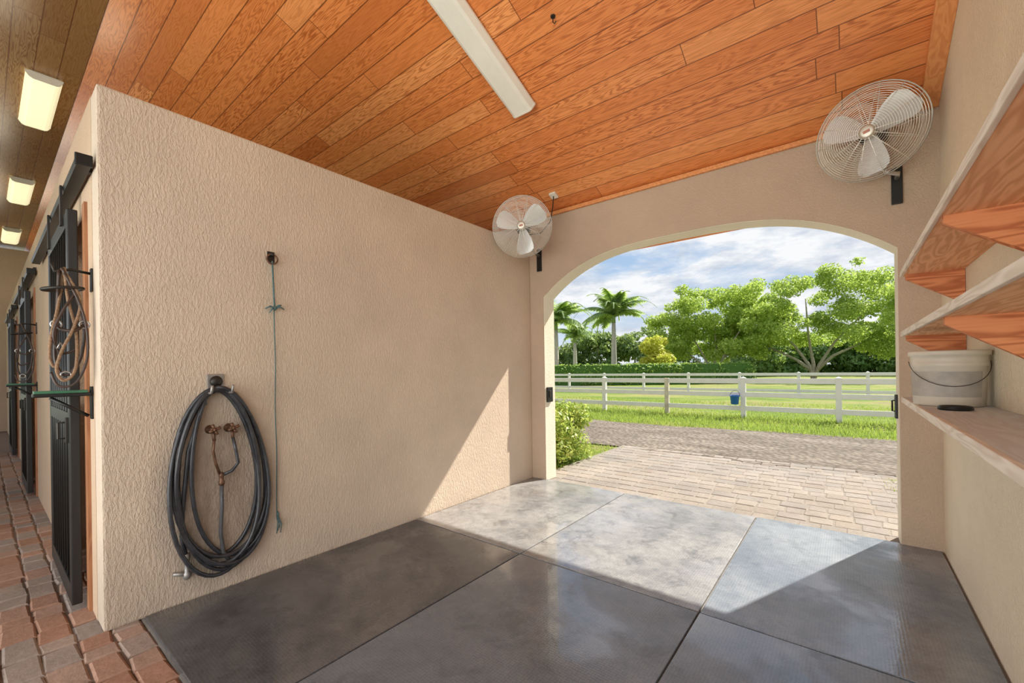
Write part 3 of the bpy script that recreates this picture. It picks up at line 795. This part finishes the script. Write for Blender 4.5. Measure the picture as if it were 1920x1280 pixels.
root = thing('feed_bucket', 'small blue bucket hanging on the white fence', 'bucket', (-2.66, 14.03, .32))
mb = MB(); mb.lathe([(.09, 0), (.10, .005), (.125, .24), (.135, .245), (.135, .27), (.12, .268), (.11, .24), (.08, .02)], (-2.66, 14.014, .36), 24); mb.build('pail', 'blue', root, True)
mb = MB(); mb.tube([(-2.66+.13*math.cos(a), 14.01+.12*math.sin(a), .62+.14*math.sin(a)) for a in [math.pi*k/12 for k in range(13)]], .006, 6); mb.build('handle', 'iron', root, True)

# ------------------------------------------------------------------ vegetation
def leafcloud(blobs, n, size, flat=.5, shell=.55):
    vs, fs = [], []; wt = [b[3]**2 for b in blobs]
    for b in random.choices(blobs, wt, k=n):
        d = Vector((random.gauss(0, 1), random.gauss(0, 1), random.gauss(0, 1))).normalized()
        rr = b[3]*(shell+(1.08-shell)*random.random()**.6)
        p = Vector(b[:3])+Vector((d.x*rr, d.y*rr, d.z*rr*(b[4] if len(b) > 4 else .8)))
        nrm = (d*.7+Vector((random.gauss(0, .6), random.gauss(0, .6), random.gauss(.3, .6)))).normalized()
        u = nrm.orthogonal().normalized(); u.rotate(Matrix.Rotation(random.random()*6.28, 3, nrm)); v = nrm.cross(u)
        s = size*random.uniform(.6, 1.3); k = len(vs)
        vs += [p-u*s, p+v*s*flat, p+u*s, p-v*s*flat]; fs.append((k, k+1, k+2, k+3))
    return vs, fs
def tree(base, blobs, stems, n, size, m, label, group=None, name='tree', cat='tree', r0=.28, shell=.55):
    root = thing(name, label, cat, base, group); B = Vector(base)
    mb = MB()
    for st in stems:
        P = [B+Vector(p) for p in st]; kk = len(P)
        mb.tube(P, [r0*(1-.75*i/(kk-1)) for i in range(kk)], 7)
    mb.build('trunk', 'bark', root, True)
    bl = [tuple(B+Vector(b[:3]))+tuple(b[3:]) for b in blobs]
    vs, fs = leafcloud(bl, n, size, .5, shell); pymesh('foliage', vs, fs, m, root)
    return root
def canopy(w, z0, z1, n, rmin, rmax, top):
    out = []
    while len(out) < n:
        x, y, t = random.uniform(-1, 1), random.uniform(-.6, .6), random.random()
        lim = top(t)
        if abs(x) > lim: continue
        out.append((x*w, y*w, z0+(z1-z0)*t, random.uniform(rmin, rmax), .7))
    return out
# two big broad trees
b1 = at(1338, 46)
c1 = canopy(6.5, 2.6, 9.9, 120, .55, 1.3, lambda t: .78+.34*math.sin(t*math.pi*.9)-.5*max(0, t-.7)/.3)
c1 += [(5.6, 3.2, 6.4, 1.3, .7), (6.0, 4.2, 7.6, 1.3, .7), (5.0, 3.6, 8.4, 1.2, .7), (6.2, 4.6, 4.8, 1.3, .7)]
st1 = [[(0, 0, -.1), (-.3, 0, 1.2), (-1.2, .2, 3), (-2.6, .3, 5.5)], [(0, 0, -.1), (.1, 0, 1.4), (.2, .3, 3.5), (.1, .2, 7)], [(0, 0, -.1), (.4, 0, 1.3), (1.4, -.2, 3.2), (2.8, .2, 5.6)], [(.2, 0, .8), (.9, .3, 2.4), (3.0, .5, 4.0)], [(-.2, 0, .9), (-1.4, -.3, 2.0), (-3.2, -.4, 3.6)]]
tree(b1, c1, st1, 44000, .15, 'leaf1', 'bright green broad tree left of the taller one, behind the white fences', r0=.18, shell=.3)
b2 = at(1525, 44)
c2 = canopy(8.2, 3.6, 11.1, 130, .55, 1.3, lambda t: .86+.22*math.sin(t*math.pi)-.45*max(0, t-.75)/.25)
c2 += [(-5.9, 0, 3.4, 1.2, .7), (5.6, 0, 2.9, 1.3, .7), (-4.8, .5, 2.8, 1.0, .7), (6.9, .5, 3.4, 1.4, .7), (4.4, .4, 3.4, 1.1, .7), (7.8, 0, 5.6, 1.4, .7), (7.2, 0, 7.6, 1.4, .7), (-6.2, 0, 5.2, 1.3, .7), (-6.6, 0, 7.0, 1.3, .7), (8.4, .3, 8.6, 1.3, .7), (8.8, 2, 6.8, 1.4, .7), (8.6, 2, 4.6, 1.4, .7)]
st2 = [[(0, 0, -.1), (-.3, 0, 1.4), (-1.6, 0, 3.6), (-3.8, .2, 6)], [(0, 0, -.1), (0, .1, 1.6), (-.4, .3, 4.5), (-.6, .2, 8.5)], [(0, 0, -.1), (.5, 0, 1.5), (1.8, -.2, 3.8), (4.0, .3, 6.4)], [(.3, 0, 1.0), (1.6, .3, 2.4), (4.6, .3, 4.0)], [(-.2, 0, 1.0), (-1.6, -.2, 2.2), (-4.6, 0, 3.9)]]
tree(b2, c2, st2, 50000, .15, 'leaf2', 'tallest spreading tree with pale forked trunk on the right', r0=.22, shell=.3)
# shrubs and back trees: (u, t, width, z0, z1, material, label)
back = [
 (1060, 78, 6, 0, 7.0, 'leafd', 'dark tree mass behind the left palm, nearest the jamb'),
 (1120, 74, 4.5, 0, 8.2, 'leafd', 'dark rounded tree standing between the two palms'),
 (1190, 72, 5.5, 0, 9.0, 'leafd', 'dark tree just right of the clear trunked palm'),
 (1290, 80, 6, 0, 9, 'leafd', 'dark trees seen through the bright broad tree'),
 (1425, 64, 4.8, 0, 10.0, 'leafm', 'dark bushy tree in the gap between the two big trees'),
 (1485, 66, 5, 0, 7.6, 'leafm', 'green thicket left behind the pale forked trunk'),
 (1570, 62, 5.5, 0, 7.2, 'leafm', 'dark thicket right behind the pale forked trunk'),
 (1640, 60, 5.5, 0, 7.8, 'leafm', 'green thicket behind the far right of the paddock'),
 (1720, 58, 5, 0, 10.0, 'leafm', 'dark tree at the right edge of the arch view'),
]
for u, t, w, z0, z1, m, lb in back:
    cc = canopy(w, .5, z1-1.2, 34, 1.0, 1.8, lambda q: 1-.35*q)
    cc += [(w*(-1+.4*k), 0, .7, 1.2, .7) for k in range(6)]
    tree(at(u, t), cc, [[(0, 0, -.1), (.1, 0, 1.5), (0, .1, z1*.7)]], 7000, .30, m, lb, 'dark trees and thickets behind the paddock')
cc = canopy(2.0, .6, 4.3, 22, .5, .9, lambda q: 1-.5*q)
tree(at(1222, 40.8), cc, [[(0, 0, -.1), (.1, 0, 1.2), (0, 0, 3)]], 5200, .16, 'leafy', 'yellow green shrub beside the bright broad tree', name='shrub', cat='shrub', r0=.1)
# hedge
A, B = at(985, 38), at(1405, 38)
dv = (B-A); ln = dv.length; dv.normalize(); nv = Vector((-dv.y, dv.x, 0))
root = thing('clipped_hedge', 'long clipped green hedge below the palms', 'hedge', (A+B)/2)
mb = MB(); mb.box((0, 0, .85), (ln, .9, 1.75), Matrix.Rotation(math.atan2(dv.y, dv.x), 3, 'Z')); mb.xf(Matrix.Translation((A+B)/2)); mb.build('core', 'core', root)
bl = [tuple(A+dv*(ln*i/60)+nv*random.uniform(-.3, .3)+Vector((0, 0, z)))+(.52, .9) for i in range(61) for z in (.35, .9, 1.4)]
vs, fs = leafcloud(bl, 14000, .13); pymesh('foliage', vs, fs, 'hedge', root)
# palms
def palm(base, h, fr, nf, label):
    root = thing('palm_tree', label, 'palm', base, 'royal palms beyond the paddock'); B = Vector(base)
    mb = MB(); mb.tube([B+Vector((0, 0, -.1)), B+Vector((.03, 0, h*.3)), B+Vector((.05, 0, h*.7)), B+Vector((.05, 0, h))], [.36, .34, .28, .22], 10); mb.build('trunk', 'palmbark', root, True)
    mb = MB(); mb.tube([B+Vector((.05, 0, h-.1)), B+Vector((.05, 0, h+.5)), B+Vector((.05, 0, h+1.1))], [.25, .22, .09], 10); mb.build('crownshaft', 'palm', root, True)
    for k in range(nf):
        az = k*2.4; el = R(random.uniform(5, 78)); L = fr*random.uniform(.85, 1.1)
        d = Vector((math.cos(az), math.sin(az), 0)); sd = Vector((-d.y, d.x, 0))
        vs, fs = [], []; N = 18
        prev = B+Vector((.05, 0, h+.9))
        for i in range(N+1):
            s = i/N; ang = el-(R(95)*s**1.3)
            t = d*math.cos(ang)+Vector((0, 0, math.sin(ang)))
            q = prev+t*(L/N); up = sd.cross(t)
            ll = (.75*math.sin(min(1, s*1.15+.12)*math.pi)**.6 if s*1.15+.12 < 1 else 0)*fr*.27+.12
            for sg in (-1, 1):
                for jj in range(3):
                    o_ = prev.lerp(q, jj/3)
                    tip = o_+(sd*sg*.85+t*.45-Vector((0, 0, .45))+up*random.uniform(-.2, .3)).normalized()*ll
                    w = t*.08*fr/2.6; kx = len(vs)
                    vs += [o_-w, o_+w, tip]; fs.append((kx, kx+1, kx+2))
            kx = len(vs); ww = sd*.04
            vs += [prev-ww, prev+ww, q+ww, q-ww]; fs.append((kx, kx+1, kx+2, kx+3))
            prev = q
        pymesh('frond', vs, fs, 'palm', root)
palm(at(1151, 50), 6.9, 5.0, 26, 'royal palm with full crown and clear pale trunk left of the broad trees')
palm(at(1042, 44), 5.6, 4.4, 24, 'royal palm half hidden behind the left arch jamb')
palm(at(1078, 66), 5.6, 4.2, 20, 'smaller distant palm between the other two palms')
# bush by the arch
B = (-3.80, 6.0, -.05)
root = thing('garden_bush', 'yellow green leafy bush just outside the left arch jamb', 'bush', B)
mb = MB()
for k in range(7):
    a = k*.9; mb.tube([(B[0]+.04*math.cos(a), B[1]+.04*math.sin(a), -.06), (B[0]+.15*math.cos(a), B[1]+.15*math.sin(a), .3), (B[0]+.3*math.cos(a), B[1]+.3*math.sin(a), .65)], [.012, .01, .006], 6)
mb.build('stems', 'bark', root, True)
bl = [(B[0]+random.uniform(-.40, .32), B[1]+random.uniform(-.42, .42), random.uniform(.10, .80), random.uniform(.16, .26), .9) for _ in range(34)]
vs, fs = leafcloud(bl, 7500, .036, .5, .2); pymesh('foliage', vs, fs, 'bush', root)

# ------------------------------------------------------------------ sky and lamps
w = bpy.data.worlds.new('World'); S.world = w; w.use_nodes = True; nt = w.node_tree
bg = nt.nodes['Background']
tc = nd(nt, 'ShaderNodeTexCoord').outputs['Generated']
sp = nd(nt, 'ShaderNodeSeparateXYZ'); link(nt, tc, sp.inputs[0])
sky = ramp(nt, sp.outputs[2], [(0, (.72, .82, .91)), (.18, (.45, .62, .85)), (.6, (.25, .42, .75))])
n1 = noise(nt, mapping(nt, tc, (1.8, 1.8, 5.5)), 2.6, 9, .62, .3)
cl = ramp(nt, n1, [(.34, 0.0), (.50, 1.0)])
n2 = noise(nt, mapping(nt, tc, (2.4, 2.4, 7)), 4.0, 8, .62)
cc = ramp(nt, n2, [(.36, (.60, .66, .76)), (.58, (1.0, 1.0, 1.0))])
link(nt, mixc(nt, mth(nt, 'MULTIPLY', cl, .92), sky, cc), bg.inputs[0]); bg.inputs[1].default_value = 1.0

def lamp(name, typ, loc, energy, col=(1, 1, 1), direction=None, **kw):
    l = bpy.data.lights.new(name, typ); l.energy = energy; l.color = col
    for k, v in kw.items(): setattr(l, k, v)
    o = bpy.data.objects.new(name, l); COL.objects.link(o); o.location = loc
    if direction: o.rotation_euler = (-Vector(direction)).to_track_quat('Z', 'Y').to_euler()
    return o
lamp('sun', 'SUN', (5, 12, 14), 9.0, (1, .94, .83), (-.276, -.661, -.697), angle=R(.6))
lamp('aisle_daylight', 'AREA', (2.6, -3.6, 2.6), 205, (.98, 1, 1), (-.62, .78, .05), shape='RECTANGLE', size=5, size_y=3.4)  # added fill lamp behind the camera, stands in for light from an opening
lamp('aisle_daylight', 'AREA', (-2.6, -3.2, 1.2), 235, (.98, 1, .98), (.25, .80, .50), shape='RECTANGLE', size=5, size_y=2.4)  # second added fill, angled up to brighten the ceiling and shelf wall
for x in (-8.0, -12.2, -16.3):
    lamp('aisle_lamp', 'POINT', (x, .1, RZ-1.2), 16, (1, .90, .68), shadow_soft_size=.3)

# ------------------------------------------------------------------ camera
cd = bpy.data.cameras.new('camera'); cam = bpy.data.objects.new('camera', cd); COL.objects.link(cam)
cd.sensor_width = 36; cd.lens = 792/1920*36; cd.shift_y = 52/1920; cd.clip_start = .05; cd.clip_end = 500
a = R(.8); up = Vector((0, 0, 1))
r_ = RT.normalized()*math.cos(a)-up*math.sin(a); u_ = up*math.cos(a)+RT.normalized()*math.sin(a); b_ = -FW.normalized()
m = Matrix((r_, u_, b_)).transposed().to_4x4(); m.translation = (0, 0, CAMH)
cam.matrix_world = m
S.camera = cam
